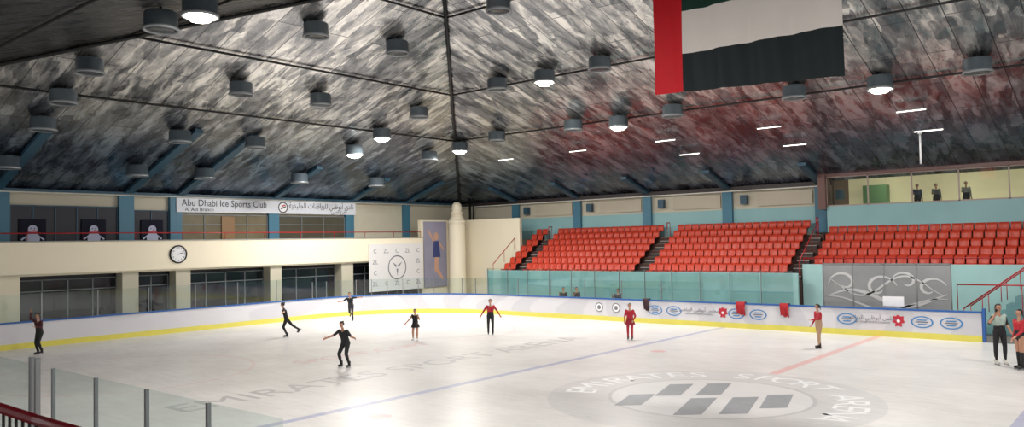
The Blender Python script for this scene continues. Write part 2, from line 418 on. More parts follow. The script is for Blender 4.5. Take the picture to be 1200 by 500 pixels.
def emblem(x,z):
    bm=B()
    pts=[(-.02,.27),(.1,.2),(.22,.22),(.2,.05),(.26,-.05),(.12,-.1),(.14,-.24),(0,-.2),(-.14,-.24),(-.12,-.1),(-.26,-.05),(-.2,.05),(-.22,.22),(-.1,.2)]
    poly(bm,[(a,0,b) for a,b in pts])
    n=16; f=bm.faces.new([bm.verts.new((.07*math.cos(2*math.pi*i/n),-.003,.07*math.sin(2*math.pi*i/n))) for i in range(n)]); f.material_index=1
    mk('sponsor_emblem',bm,[inkred,white],loc=(x,YA,z),parent=boards)
emblem(-7.2,.72); emblem(.83,.7)
for x in (3.87+.15,6.68-.15):
    bx('gate_post',x-.05,x+.05,W-.05,W+.2,0,1.35,bluetop,label='blue steel post at the rink gate opening',category='post',group='gate posts')

def pane(p,q,z0,z1,group,mat=clear,label='clear rink glass pane above the dasher boards'):
    p=Vector((p[0],p[1],z0)); q=Vector((q[0],q[1],z0)); d=q-p; Ln=d.length; ang=math.atan2(d.y,d.x)
    root=empty('glass_screen',loc=p,rot=(0,0,ang),label=label,category='glass screen',group=group)
    bm=B(); box(bm,.03,Ln-.03,-.008,.008,0,z1-z0); mk('glass_sheet',bm,mat,parent=root)
    bm=B(); box(bm,-.02,.02,-.02,.02,0,z1-z0); mk('support_post',bm,steel,parent=root)
    return root
for a,b,n1_,n2_ in zip(dp[:-1],dp[1:],nn[:-1],nn[1:]):
    mxx=(a[0]+b[0])/2; my=(a[1]+b[1])/2
    if (mxx<-8.5 and my>-10) and (my>W-.5 or mxx<-15):
        p=(a[0]+n1_.x*.07,a[1]+n1_.y*.07); q=(b[0]+n2_.x*.07,b[1]+n2_.y*.07)
        pane(p,q,HB+.07,HB+1.3 if my<8 else HB+1.05,'glass panes above far boards')
xs=[-1.2,.1,1.4,2.7,4.0]
for a,b in zip(xs[:-1],xs[1:]):
    pane((a,-W-.07),(b,-W-.07),HB+.07,2.86,'glass panes above near boards')
for a,b in ((-4.6,-3.3),(-3.3,-2.0)):
    pane((a,-W-.07),(b,-W-.07),HB+.07,2.86,'glass panes above near boards')
for x in (-1.75,-1.95):
    bx('glass_post',x-.03,x+.03,-W-.1,-W-.04,HB+.07,2.95,steel,label='slim grey post beside the bench opening',category='post')

# ------------------------------------------------------------ left (end) side
S=dict(kind='structure')
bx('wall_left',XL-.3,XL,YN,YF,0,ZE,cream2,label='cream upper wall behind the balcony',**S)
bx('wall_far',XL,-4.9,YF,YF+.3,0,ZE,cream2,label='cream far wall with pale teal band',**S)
bx('wall_far_right',-4.9,XR,YF,YF+.3,0,5.38,teal,label='pale teal far wall under the control room',**S)
bx('trim_1',XL,-32.3,YN,19.7,3.2,3.35,cream,label='balcony slab edge',**S)
fas=bx('wall_balcony',-32.3,-32.1,YN,19.7,3.3,4.85,cream,label='long smooth cream balcony parapet wall',**S)
bx('trim_2',-32.35,-32.05,YN,19.7,4.85,4.9,M('grey_cap',(150,150,145),.5),label='grey capping on the balcony parapet',**S)
def railing(name,pts,z_posts,m,label,cat='railing',r=.03,mids=(),postgap=1.0,pr=.018,barm=None):
    root=empty(name,loc=pts[0],label=label,category=cat)
    o=Vector(pts[0]); bm=B()
    for a,b in zip(pts[:-1],pts[1:]):
        cyl(bm,Vector(a)-o,Vector(b)-o,r,seg=8); ball(bm,Vector(b)-o,r,seg=8)
    mk('top_rail',bm,m,parent=root)
    for dz in mids:
        bm=B()
        for a,b in zip(pts[:-1],pts[1:]): cyl(bm,Vector(a)-o-Vector((0,0,dz)),Vector(b)-o-Vector((0,0,dz)),r*.6,seg=6)
        mk('mid_rail',bm,m,parent=root)
    bm=B(); cyl(bm,(0,0,0),(0,0,1),pr,seg=6); pm=bpy.data.meshes.new('post'); bm.to_mesh(pm); bm.free(); pm.materials.append(barm or m)
    cnt=0
    for a,b in zip(pts[:-1],pts[1:]):
        a=Vector(a);b=Vector(b); n=max(1,int((b-a).length/postgap))
        for i in range(n+ (1 if b==Vector(pts[-1]) else 0)):
            p=a+(b-a)*i/n; hgt=p.z-z_posts if not callable(z_posts) else z_posts(p)
            c=bpy.data.objects.new('post',pm); COL.objects.link(c); c.parent=root; c.location=p-o-Vector((0,0,hgt)); c.scale=(1,1,hgt); cnt+=1
            if cnt>95: return root
    return root
railing('balcony_railing',[(-32.2,-14,5.28),(-32.2,19.6,5.28)],4.9,red,'thin red steel railing on the balcony parapet',postgap=2.4)
for i,(y0,y1) in enumerate(((-7.6,-6.4),(-1.1,-.3),(1.75,2.45),(8.2,8.95),(14.3,15.0),(19.7,20.3))):
    bx('trim_%d'%(10+i),XL,XL+.25,y0,y1,3.35,ZE,blue,label='steel blue wall column',**S)
win_i=[0]
def window(x,y0,y1,z0,z1,glass,frm,nm,side='left',depth=.06,hbar=None):
    win_i[0]+=1
    if side=='left':
        w=bx('window_%d'%win_i[0],x,x+depth,y0,y1,z0,z1,glass,label='glazed window in the wall',**S)
        bm=B(); t=.05
        for k in range(nm+1):
            yy=-(y1-y0)/2+(y1-y0)*k/nm; box(bm,depth/2,depth/2+.05,yy-t/2,yy+t/2,0,z1-z0)
        for zz in [0,z1-z0-t]+([hbar] if hbar else []): box(bm,depth/2,depth/2+.05,-(y1-y0)/2,(y1-y0)/2,zz,zz+t)
        mk('window_frame',bm,frm,parent=w)
    else:
        w=bx('window_%d'%win_i[0],y0,y1,x,x+depth,z0,z1,glass,label='wide control room window',**S)
        bm=B(); t=.07
        for k in range(nm+1):
            yy=-(y1-y0)/2+(y1-y0)*k/nm; box(bm,yy-t/2,yy+t/2,-depth/2-.05,-depth/2,0,z1-z0)
        for zz in [0,z1-z0-t]: box(bm,-(y1-y0)/2,(y1-y0)/2,-depth/2-.05,-depth/2,zz,zz+t)
        mk('window_frame',bm,frm,parent=w)
    return w
navy=M('navy_window',(14,16,36),.3,var=.4,scale=1.2)
window(XL+.02,-6.35,-1.15,4.4,6.75,navy,blued,5)
window(XL+.02,-13.5,-7.7,4.4,6.75,navy,blued,5)
window(XL+.02,-.25,1.7,4.4,6.6,navy,blued,2)
warmwin=M('warm_window',(118,110,88),.25,var=.35,scale=.9)
window(XL+.02,2.5,8.15,4.4,6.4,warmwin,frame,4,hbar=1.4)
window(XL+.02,9.0,14.25,4.4,6.4,M('olive_window',(82,80,68),.25,var=.3,scale=.9),frame,3,hbar=1.4)
bx('door_1',XL+.1,XL+.16,5.0,5.85,4.3,6.3,M('tan_door',(140,108,72),.4),label='tan door below the club banner',**S)
bx('trim_20',XL,XL+.06,15.1,19.6,4.9,7.0,M('cream_blind',(198,194,176),.5,var=.08,scale=2),label='cream wall panel beside the banner',**S)
bx('trim_21',XL,XL+.5,YN,YF,7.42,ZE,blued,label='dark blue eaves beam',**S)
bx('trim_22',XL,XL+.35,YN,YF,7.36,7.42,M('painted_eaves_light',(215,215,205),.4),label='pale strip painted in for the eaves light',**S)  # pale colour stands in for the thin line of light at the eaves
def poster_snow(y,z):
    root=empty('winter_poster',loc=(XL+.16,y,z),label='navy window poster showing a white snowman',category='poster',group='winter window posters')
    bm=B(); box(bm,-.01,.01,-.62,.62,0,1.35); mk('poster_sheet',bm,M('navy_poster',(10,14,36),.9,var=.5,scale=3),parent=root)
    bm=B()
    def disc(cy,cz,r,x,mi):
        n=20; f=bm.faces.new([bm.verts.new((x,cy+r*math.cos(2*math.pi*i/n),cz+r*math.sin(2*math.pi*i/n))) for i in range(n)]); f.material_index=mi
    disc(0,.35,.33,.02,0); disc(0,.82,.22,.022,0); disc(-.08,.86,.03,.026,1); disc(.08,.86,.03,.026,1)
    poly(bm,[(.027,.0,.8),(.027,.0,.74),(.027,.18,.76)],2)
    poly(bm,[(.027,-.25,.62),(.027,.25,.62),(.027,.25,.7),(.027,-.25,.7)],2)
    poly(bm,[(.024,-.5,.25),(.024,-.28,.45),(.024,-.3,.5),(.024,-.55,.32)],0); poly(bm,[(.024,.5,.25),(.024,.28,.45),(.024,.3,.5),(.024,.55,.32)],0)
    poly(bm,[(.02,-.6,.0),(.02,.6,.0),(.02,.6,.1),(.02,-.6,.13)],0)
    mk('snowman_print',bm,[M('poster_white',(185,190,215),.8),black,inkred],parent=root)
for y in (-5.35,-2.4,.75): poster_snow(y,4.7)
bn=bx('club_banner',XL+.26,XL+.30,2.1,15.1,6.52,7.34,M('white_banner',(218,222,230),.5,var=.03),label='long white club banner with dark bilingual lettering',category='banner')
text('Abu Dhabi Ice Sports Club',.56,(.03,-6.2,.54),FACE_LEFT,inkdark,bn,align='LEFT',sx=.92)
text('Al Ain Branch',.32,(.03,-6.0,.17),FACE_LEFT,inkdark,bn,align='LEFT')
text(arabic('نادي أبوظبي للرياضات الجليدية'),.5,(.03,6.3,.54),FACE_LEFT,inkdark,bn,align='RIGHT',sx=.86)
text(arabic('فرع العين'),.32,(.03,5.6,.17),FACE_LEFT,inkdark,bn,align='RIGHT')
bm=B(); n=24
for rr,mi,x in ((.36,0,0),(.29,1,.003)):
    f=bm.faces.new([bm.verts.new((x,rr*math.cos(2*math.pi*i/n),rr*math.sin(2*math.pi*i/n))) for i in range(n)]); f.material_index=mi
poly(bm,[(.005,-.18,-.14),(.005,.2,.02),(.005,.22,.1),(.005,-.16,-.04)],0); poly(bm,[(.0055,-.1,.02),(.0055,.2,.14),(.0055,.16,.2),(.0055,-.1,.12)],2)
mk('banner_logo',bm,[inkdark,white,inkred],loc=(.03,.6,.41),parent=bn)

bx('wall_lower_left',-33.4,-33.2,YN,19.7,0,3.2,dark,label='dark glazed storefront wall below the balcony',**S)
ys=[(-14.0,-7.6),(-6.5,-1.7),(-.8,1.1),(2.1,7.1),(8.0,12.5),(13.6,19.5)]
for y0,y1 in ys: window(-33.15,y0,y1,.3,3.0,darkgl,frame,max(2,int((y1-y0)/1.2)),hbar=2.1)
for i,(y0,y1) in enumerate(((-7.6,-6.5),(-1.7,-.85),(1.2,2.05),(7.15,7.95),(12.55,13.5))):
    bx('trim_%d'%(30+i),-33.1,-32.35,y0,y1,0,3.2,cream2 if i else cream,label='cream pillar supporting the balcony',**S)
bx('wall_corner_left',-32.6,-32.3,19.72,23.9,0,6.15,cream,label='cream corner wall',**S)
bx('wall_corner_far',-32.3,-26.2,23.7,23.95,0,6.15,cream,label='cream corner wall behind grandstand end',**S)
ck=empty('wall_clock',loc=(-32.1,1.2,4.1),rot=FACE_LEFT,label='round wall clock with white dial and dark rim',category='clock')
bm=B(); lathe(bm,[(.50,0),(.50,.07),(.43,.09),(.43,.04)],28); mk('clock_rim',bm,black,parent=ck)
bm=B(); lathe(bm,[(.44,0),(.44,.05)],28); mk('clock_dial',bm,white,parent=ck)
for k in range(1,13):
    a=math.radians(90-30*k); text(str(k),.13,(.34*math.cos(a),.34*math.sin(a),.06),(0,0,0),black,ck,name='numeral')
for ang,ln,w in ((90-30*2.6,.2,.03),(90-6*12,.3,.02)):
    a=math.radians(ang); bm=B(); box(bm,-.04,ln,-w/2,w/2,0,.01); mk('clock_hand',bm,black,loc=(0,0,.07),rot=(0,0,a),parent=ck)
lb=bx('logo_backdrop',-32.05,-31.98,14.6,19.6,1.2,4.45,M('white_backdrop',(226,224,224),.5,var=.03),label='white backdrop board printed with grey repeating logos',category='backdrop')
for r_,zz in enumerate((2.75,2.0,1.25,.5)):
    for c_,yy in enumerate((-2.0,-1.0,0,1.0,2.0)):
        if r_ in (1,2) and c_ in (1,2,3): continue
        text('ZL' if (r_+c_)%2 else 'C',.42,(.04,yy,zz),FACE_LEFT,inkgrey,lb)
bm=B(); n=32
o=[bm.verts.new((0,.85*math.cos(2*math.pi*i/n),.85*math.sin(2*math.pi*i/n))) for i in range(n)]; i_=[bm.verts.new((0,.77*math.cos(2*math.pi*i/n),.77*math.sin(2*math.pi*i/n))) for i in range(n)]
for k in range(n): bm.faces.new((o[k],o[(k+1)%n],i_[(k+1)%n],i_[k]))
for a in (40,140,270):
    a=math.radians(a); c,s_=math.cos(a),math.sin(a)
    poly(bm,[(.0,c*.1-s_*.08,s_*.1+c*.08),(.0,c*.1+s_*.08,s_*.1-c*.08),(.0,c*.6,s_*.6)])
mk('round_logo',bm,inkgrey,loc=(.045,0,1.6),parent=lb)
tp=bx('skating_poster',-32.28,-32.22,19.95,22.3,1.2,6.05,M('lilac_poster',(150,148,168),.5,var=.2,scale=.8),label='tall grey-lilac poster showing a figure skater',category='poster')
bm=B()
poly(bm,[(.0,-.15,1.2),(.0,.25,1.2),(.0,.3,2.3),(.0,-.1,2.3)],0)
poly(bm,[(.002,-.3,2.2),(.002,.5,2.2),(.002,.35,3.4),(.002,-.2,3.4)],1)
poly(bm,[(.0,-.2,3.2),(.0,-.8,4.2),(.0,-.7,4.25),(.0,-.05,3.4)],0)
poly(bm,[(.0,.3,3.2),(.0,.85,2.7),(.0,.9,2.8),(.0,.35,3.45)],0)
poly(bm,[(.001,-.1,1.2),(.001,.7,.5),(.001,.8,.6),(.001,.2,1.5)],0)
f=bm.faces.new([bm.verts.new((.003,.07+.24*math.cos(2*math.pi*i/16),3.75+.3*math.sin(2*math.pi*i/16))) for i in range(16)]); f.material_index=0
mk('skater_print',bm,[M('print_skin',(205,160,135),.6),M('print_dress',(60,70,120),.6)],loc=(.035,0,0),parent=tp)
bc=empty('bottle_column',loc=(-31.2,22.4,0),label='cream bottle-shaped round column with domed top',category='column')
bm=B(); lathe(bm,[(.72,0),(.72,.25),(.62,.4),(.62,5.7),(.60,5.9),(.66,5.95),(.66,6.08),(.58,6.12),(.5,6.3),(.38,6.55)],28); mk('column_shaft',bm,cream,parent=bc)
bm=B(); lathe(bm,[(.38,0),(.46,.05),(.46,.18),(.36,.24),(.38,.5),(.34,.75),(.2,.9),(.02,.95)],28); mk('column_cap',bm,cream,loc=(0,0,6.55),parent=bc)

# ------------------------------------------------------------ far side
bx('trim_40',XL,-4.9,YF-.05,YF,4.6,6.15,teal,label='pale teal wall band above the grandstand',**S)
bx('trim_41',XL,-4.9,YF-.3,YF,7.3,ZE,M('dark_brown_trim',(50,42,42),.5),label='dark eaves strip',**S)
bx('trim_42',XL,-4.9,YF-.35,YF,7.24,7.3,MATS['painted_eaves_light'],label='pale strip painted in for the eaves light',**S)  # same pale strip, painting in the bright line atop the far wall
for i,x in enumerate((-28.3,-22.6,-16.9,-11.2,-5.5)):
    bx('trim_%d'%(50+i),x-.32,x+.32,YF-.25,YF-.06,4.6,7.24,blue,label='steel blue wall column',**S)
    bx('wall_speaker',x+.9,x+1.3,YF-.35,YF-.05,6.45,7.0,blued,label='small dark box speaker on the cream wall',category='speaker',group='wall speakers')
for i,x in enumerate((-28.3,-22.6,-16.9,-11.2)):
    bx('trim_%d'%(60+i),x+1.9,x+5.2,YF-.1,YF-.04,6.3,7.1,M('beige_panel',(186,178,160),.5,var=.05),label='recessed beige wall panel',**S)
NR=7; RD=.62; RZ=.40; Y0=21.25; Z0=2.1
bm=B()
xa,xb=-26.15,-5.1
prof=[(Y0-.3,0)]
for i in range(NR):
    prof.append((Y0+RD*i-(.3 if i==0 else 0),Z0+RZ*i)); prof.append((Y0+RD*(i+1),Z0+RZ*i))
prof.append((YF-.06,Z0+RZ*(NR-1))); prof.append((YF-.06,0))
def extr(bm,prof,xa,xb):
    A=[bm.verts.new((xa,y,z)) for y,z in prof]; C_=[bm.verts.new((xb,y,z)) for y,z in prof]
    bm.faces.new(A[::-1]); bm.faces.new(C_); n=len(prof)
    for i in range(n): bm.faces.new((A[i],A[(i+1)%n],C_[(i+1)%n],C_[i]))
    bmesh.ops.recalc_face_normals(bm,faces=bm.faces)
extr(bm,prof,xa,xb); mk('grandstand',bm,stepm,label='stepped brown concrete grandstand carrying red seats',category='grandstand')
prof=[(Y0+RD*1-.3,0)]
for i in range(1,6):
    prof.append((Y0+RD*i-(.3 if i==1 else 0),Z0+RZ*i)); prof.append((Y0+RD*(i+1),Z0+RZ*i))
prof+=[(24.98,Z0+RZ*5),(24.98,0)]
bm=B(); extr(bm,prof,-5.09,14); mk('grandstand',bm,stepm,label='raised brown concrete grandstand with red seats',category='grandstand')
bx('grandstand_parapet',-26.8,-5.1,20.75,20.9,0,2.5,tealg,label='pale teal parapet wall in front of grandstand',category='parapet wall')
bx('grandstand_parapet',-5.05,14,21.35,21.5,0,2.95,tealg,label='pale teal parapet wall below raised seating',category='parapet wall')
x=-26.6
while x<-5.4:
    pane((x,20.6),(x+1.75,20.6),0,2.62,'tinted glass panes in front of grandstand',tealglass,'teal-tinted glass pane in front of the grandstand'); x+=1.78
def seat_mesh(bm,ox=0,oy=0,oz=0):
    prof=[(-.23,.38),(-.20,.43),(-.02,.41),(.14,.42),(.20,.50),(.23,.66),(.26,.82)]
    xs=[(-.225,.03),(-.14,.0),(0,-.01),(.14,.0),(.225,.03)]
    T=[];Bt=[]
    for x,l in xs:
        T.append([bm.verts.new((ox+x,oy+y-(l if z>.45 else 0),oz+z+(l if z<=.45 else 0))) for y,z in prof])
        Bt.append([bm.verts.new((ox+x,oy+y+(.03 if z>.45 else 0),oz+z-(.03 if z<=.45 else 0)+ (l if z<=.45 else 0))) for y,z in prof])
    n=len(prof); m=len(xs)
    for i in range(m-1):
        for j in range(n-1):
            f=bm.faces.new((T[i][j],T[i+1][j],T[i+1][j+1],T[i][j+1])); f.smooth=True
            f=bm.faces.new((Bt[i][j],Bt[i][j+1],Bt[i+1][j+1],Bt[i+1][j])); f.smooth=True
        bm.faces.new((T[i][0],Bt[i][0],Bt[i+1][0],T[i+1][0])); bm.faces.new((T[i][-1],T[i+1][-1],Bt[i+1][-1],Bt[i][-1]))
    for j in range(n-1):
        bm.faces.new((T[0][j],T[0][j+1],Bt[0][j+1],Bt[0][j])); bm.faces.new((T[-1][j],Bt[-1][j],Bt[-1][j+1],T[-1][j+1]))
    box(bm,ox-.05,ox+.05,oy-.03,oy+.12,oz+0.002,oz+.39,1)
bm=B(); seat_mesh(bm); sm=bpy.data.meshes.new('stadium_seat'); bm.to_mesh(sm); bm.free(); sm.materials.append(seatred); sm.materials.append(dark)
seats=[]
def rowseats(x0,x1,i0,i1):
    n=int((x1-x0)/.5); st=(x1-x0)/n
    for i in range(i0,i1):
        for k in range(n): seats.append((x0+st*(k+.5),Y0+RD*i+.33,Z0+RZ*i))
rowseats(-26.1,-25.0,0,7); rowseats(-24.1,-15.5,0,7); rowseats(-14.5,-6.0,0,7); rowseats(-4.8,4.9,1,6)
cp=Vector((10.13,-20.45,4.39))
seats.sort(key=lambda s:(Vector(s)-cp).length)
for s in seats[:300]:
    o=bpy.data.objects.new('stadium_seat',sm); COL.objects.link(o); o.location=s
    o['label']='red moulded plastic stadium seat bolted to the grandstand'; o['category']='seat'; o['group']='red grandstand seats'
if len(seats)>300:
    bm=B()
    for s in seats[300:]: seat_mesh(bm,*s)
    mk('stadium_seat_block',bm,[seatred,dark],kind='stuff',label='further red plastic seats filling the grandstand end',category='seats')
for x0,x1,i0,i1 in ((-24.95,-24.2,0,7),(-15.35,-14.65,0,7),(-5.85,-5.2,0,7)):
    bm=B()
    for i in range(i0,i1):
        y=Y0+RD*i; z=Z0+RZ*i
        box(bm,x0,x1,y-.31,y,z-RZ+.01,z-RZ/2,0); box(bm,x0,x1,y-.33,y-.29,z-RZ/2-.03,z-RZ/2+.005,1); box(bm,x0,x1,y-.02,y+.02,z+.001,z+.01,1)
    mk('aisle_stairs',bm,[M('stair_grey',(60,52,52),.7),M('stair_nosing',(170,165,160),.6)],label='grey concrete aisle steps between seat blocks',category='stairs',group='aisle stairs')
    xm=(x0+x1)/2
    railing('aisle_handrail',[(xm,Y0+RD*6.1,Z0+RZ*6+.55),(xm,Y0+RD*6.1,Z0+RZ*6+.95),(xm,YF-.6,Z0+RZ*6+.95)],Z0+RZ*6,red,'red steel handrail at the head of aisle steps',postgap=.8)
railing('aisle_handrail',[(-5.15,21.2,3.1),(-5.15,24.2,5.2)],lambda p:.9,red,'red sloping handrail beside the aisle steps',postgap=1.0)
railing('aisle_handrail',[(-26.6,21.2,2.9),(-26.6,23.6,4.7)],lambda p:.8,red,'red sloping handrail beside the aisle steps',postgap=1.0)
railing('grandstand_railing',[(-5.0,21.4,3.25),(10,21.4,3.25)],2.95,red,'red steel railing on the grandstand parapet',postgap=2.0)
sw=empty('swirl_screen',loc=(-2.8,17.8,.0),label='smoky grey glass screen decorated with white swirls',category='screen')
for k in range(4):
    bm=B(); box(bm,k*1.35+.02,(k+1)*1.35-.02,-.015,.015,.9,3.05); mk('screen_panel',bm,M('smoky_glass',(142,144,146),.08,var=.35,scale=.6),parent=sw)
bm=B(); 
for k in range(5): box(bm,k*1.35-.02,k*1.35+.02,-.03,.03,0,3.1)
box(bm,0,5.4,-.03,.03,3.05,3.12); box(bm,0,5.4,-.03,.03,.8,.9); mk('screen_frame',bm,steel,parent=sw)
def ribbon(fn,n,w):
    bm=B(); pts=[fn(i/n)+(w*(.25+.75*math.sin(math.pi*i/n)),) for i in range(n+1)]; prev=None
    for i,(x,z,ww) in enumerate(pts):
        j=min(i+1,n); k=max(i-1,0); t=Vector((pts[j][0]-pts[k][0],pts[j][1]-pts[k][1])).normalized(); nx,nz=-t.y,t.x
        a=bm.verts.new((x+nx*ww/2,-.025,z+nz*ww/2)); b=bm.verts.new((x-nx*ww/2,-.025,z-nz*ww/2))
        if prev: bm.faces.new((prev[0],a,b,prev[1]))
        prev=(a,b)
    mk('swirl_decal',bm,M('swirl_white',(190,190,192),.4),parent=sw)
def curl(cx,cz,r,a0,turn,sgn,w):
    ribbon(lambda t:(cx+r*(1-t*.8)*math.cos(a0+sgn*turn*t),cz+r*(1-t*.8)*math.sin(a0+sgn*turn*t)*.85),36,w)
curl(.95,2.2,.7,3.3,5.5,-1,.13); curl(2.5,2.0,.75,.2,5.4,1,.14); curl(3.6,2.3,.6,3.1,5.2,-1,.12); curl(4.6,2.0,.65,.3,5,1,.13)
ribbon(lambda t:(.15+5.1*t,1.55+.35*math.sin(t*7)),50,.17); ribbon(lambda t:(.15+5.1*t,1.3+.28*math.sin(t*7+1.2)),50,.1); ribbon(lambda t:(.3+4.8*t,2.1+.45*math.sin(t*8+2.4)),50,.09)
bx('notice_sign',.15,1.0,W+.3,W+.33,1.3,1.72,white,label='small white notice sign above the boards',category='sign')
bm=B()
for i in range(9): box(bm,3.4+i*.33,3.4+(i+1)*.33,19.2,20.6,0,.33*(i+1))
mk('gate_staircase',bm,M('stair_teal',(105,150,155),.6),label='teal painted staircase climbing beside the gate',category='stairs')
for y in (19.15,20.65):
    railing('stair_handrail',[(2.8,y,1.1),(6.4,y,3.9)],lambda p:.8,red,'red sloping handrail beside the gate staircase',postgap=.9)
railing('stair_handrail',[(2.75,18.2,2.2),(7.5,18.2,2.2)],.0,red,'red horizontal handrail by the gate',postgap=1.6)
# control room
bx('wall_control_back',-4.9,16,29.0,29.2,5.4,7.9,M('glowing_back_wall',(214,204,166),.6,emit=.4,var=.15,scale=.7),label='warm self-glowing rear wall of the control room',**S)  # wall's own emission stands in for warm light inside the room
bx('wall_control_side',-5.3,-4.9,24.8,29.2,5.9,7.9,M('brown_cladding',(112,80,74),.5),label='brown cladding at the control room end',**S)
bx('wall_control_front',-4.9,16,25.0,25.3,4.6,6.05,teal,label='pale teal panel under the control room windows',**S)
bx('trim_70',-5.3,16,24.9,25.3,7.72,7.95,M('brown_head',(120,92,88),.5),label='brown head trim above the control room windows',**S)
bx('floor_control',-4.9,16,25.3,29,5.4,5.5,concrete,label='control room floor',**S)
bx('ceiling_control',-4.9,16,24.9,29,7.85,7.95,white,label='control room ceiling',**S)
window(25.1,-4.9,10.5,6.05,7.72,roomglass,M('pink_frame',(170,150,144),.4),7,side='far')
bx('control_cabinet',-3.9,-2.6,28.3,28.95,5.5,7.3,M('green_panel',(110,150,105),.5),label='green panel cabinet inside the control room',category='cabinet')
for x in (-2.5,1.5,5.5):
    l=bx('ceiling_light_panel',x-.6,x+.6,27,27.6,7.80,7.84,M('light_panel',(255,250,235),.5,emit=9,var=0),label='bright fluorescent panel in the control room ceiling',category='light',group='control room light panels')
bm=B(); cyl(bm,(0,0,0),(0,0,1.5),.045,seg=10); cyl(bm,(0,0,1.42),(0,0,1.52),.1,seg=12)
mk('hanging_pipe',bm,white,loc=(1.0,20.5,7.7),label='white pipe hanging from the ceiling',category='pipe')
bm=B(); cyl(bm,(0,0,0),(0,0,ZE+.3),.09,seg=10); cyl(bm,(.35,0,5.9),(.35,0,ZE+.3),.06,seg=10)
mk('downpipe',bm,black,loc=(-31.9,24.6,0),label='dark vertical pipes in the room corner',category='pipe')

# ------------------------------------------------------------ flag
def flag():
    root=empty('hanging_flag',loc=(-1.45,0,8.5),label='large green, white, black and red flag hanging from ceiling',category='flag')
    def strip(x0,x1,z0,z1,m,nm):
        bm=B(); nx=max(4,int((x1-x0)*8)); nz=6; G=[]
        for i in range(nx+1):
            x=x0+(x1-x0)*i/nx; row=[]; zb=z0+(.13-.045*x if z0==0 else 0)
            for j in range(nz+1):
                z=zb+(z1-zb)*j/nz; y=.05*math.sin(x*5)+.03*math.sin(x*11+z); row.append(bm.verts.new((x,y,z)))
            G.append(row)
        for i in range(nx):
            for j in range(nz):
                f=bm.faces.new((G[i][j],G[i+1][j],G[i+1][j+1],G[i][j+1])); f.smooth=True
        mk(nm,bm,m,parent=root)
    strip(0,.95,0,3.6,M('flag_red',(205,16,32),.7,emit=.05),'red_band')
    strip(.95,5.35,0,1.17,M('flag_black',(16,30,34),.7),'black_band')
    strip(.95,5.35,1.17,2.4,M('flag_white',(222,214,208),.7,var=.03,emit=.1),'white_band')
    strip(.95,5.35,2.4,3.6,M('flag_green',(14,60,48),.7),'green_band')
    bm=B(); cyl(bm,(-.1,0,3.64),(5.45,0,3.64),.04,seg=8); mk('flag_pole',bm,steel,parent=root)
    bm=B()
    for x in (.2,5.2): cyl(bm,(x,0,3.64),(x,0,roofz(-1.45+x,0)-8.5),.012,seg=6)
    mk('hanging_cable',bm,black,parent=root)
flag()

# ------------------------------------------------------------ ceiling lamps
lampbody=M('lamp_housing',(96,108,116),.35,metal=.3,var=.15)
lamprim=M('lamp_rim',(150,156,160),.3,metal=.4)
lens_off=M('lamp_lens_unlit',(70,74,78),.2,var=.3)
lens_on=M('lamp_lens_lit',(255,246,226),.3,emit=32,var=0)
def lamp_proto(lens,lit):
    root=empty('ceiling_lamp',loc=(0,0,-50),category='lamp',group='high-bay ceiling lamps')
    root['label']='lit round drum lamp hanging under the ceiling' if lit else 'unlit dark drum lamp hanging under the ceiling'
    bm=B(); lathe(bm,[(.30,.56),(.46,.55),(.5,.50),(.5,.06),(.53,.04)],24); mk('housing',bm,lampbody,parent=root)
    bm=B(); lathe(bm,[(.50,.07),(.54,.05),(.54,-.03),(.48,-.03),(.46,.03),(.40,.04)],24); mk('rim',bm,lamprim,parent=root)
    r=.40 if lit else .45
    bm=B(); lathe(bm,[(r,.02),(r*.97,-.05),(r*.7,-.14),(.01,-.19)] if lit else [(r,.0),(r*.7,-.02),(.01,-.03)],24); mk('lens',bm,lens,parent=root)
    bm=B(); cyl(bm,(0,0,.5),(0,0,.75),.04,seg=8); mk('hanger',bm,black,parent=root)
    return root
pon=lamp_proto(lens_on,True); poff=lamp_proto(lens_off,False)
lit=[(-11.8,-8.5),(-23.9,8.9),(-26.1,8.7),(-12.8,9.5),(-24.1,15.4),(-12.1,14.9),(.9,14.5)]
lit+=[(2,1),(-4,-8),(10,-8),(12,6),(20,0)]  # unseen lit lamps, added beyond the view to light the rink
off=[(-16.4,-1.0),(-16.3,3.3),(-13.8,-8.7),(-21.5,-7.7),(-24.0,-7.7),(-21.5,-1.3),(-21.4,2.9),(-26.4,-7.6),(-26.4,-1.6),(-26.3,2.4),(-21.2,9.2),(-15.7,9.4),(-10.7,3.8),(-9.5,9.3),(-14.8,14.6),(-20.4,14.7),(-8.7,14.5),(-2.6,14.3),(4.5,14.2),(-30.4,-1.8),(-30.3,1.8),(-30.2,7.8),(-30.1,13.7),(-25.9,14.5),(-30.3,-7.7)]
for pr,lst in ((pon,lit),(poff,off)):
    for i,(x,y) in enumerate(lst):
        z=roofz(x,y)-.72
        if i==0: pr.location=(x,y,z); o=pr
        else: o=copy_tree(pr,(x,y,z))
        if pr is pon:
            ld=bpy.data.lights.new('lamp_light','AREA'); ld.shape='DISK'; ld.size=.9; ld.energy=345; ld.color=(1,.965,.915)
            lo=bpy.data.objects.new('lamp_light',ld); COL.objects.link(lo); lo.parent=o; lo.location=(0,0,-.22)
tube_m=M('tube_glow',(255,252,240),.4,emit=3,var=0)
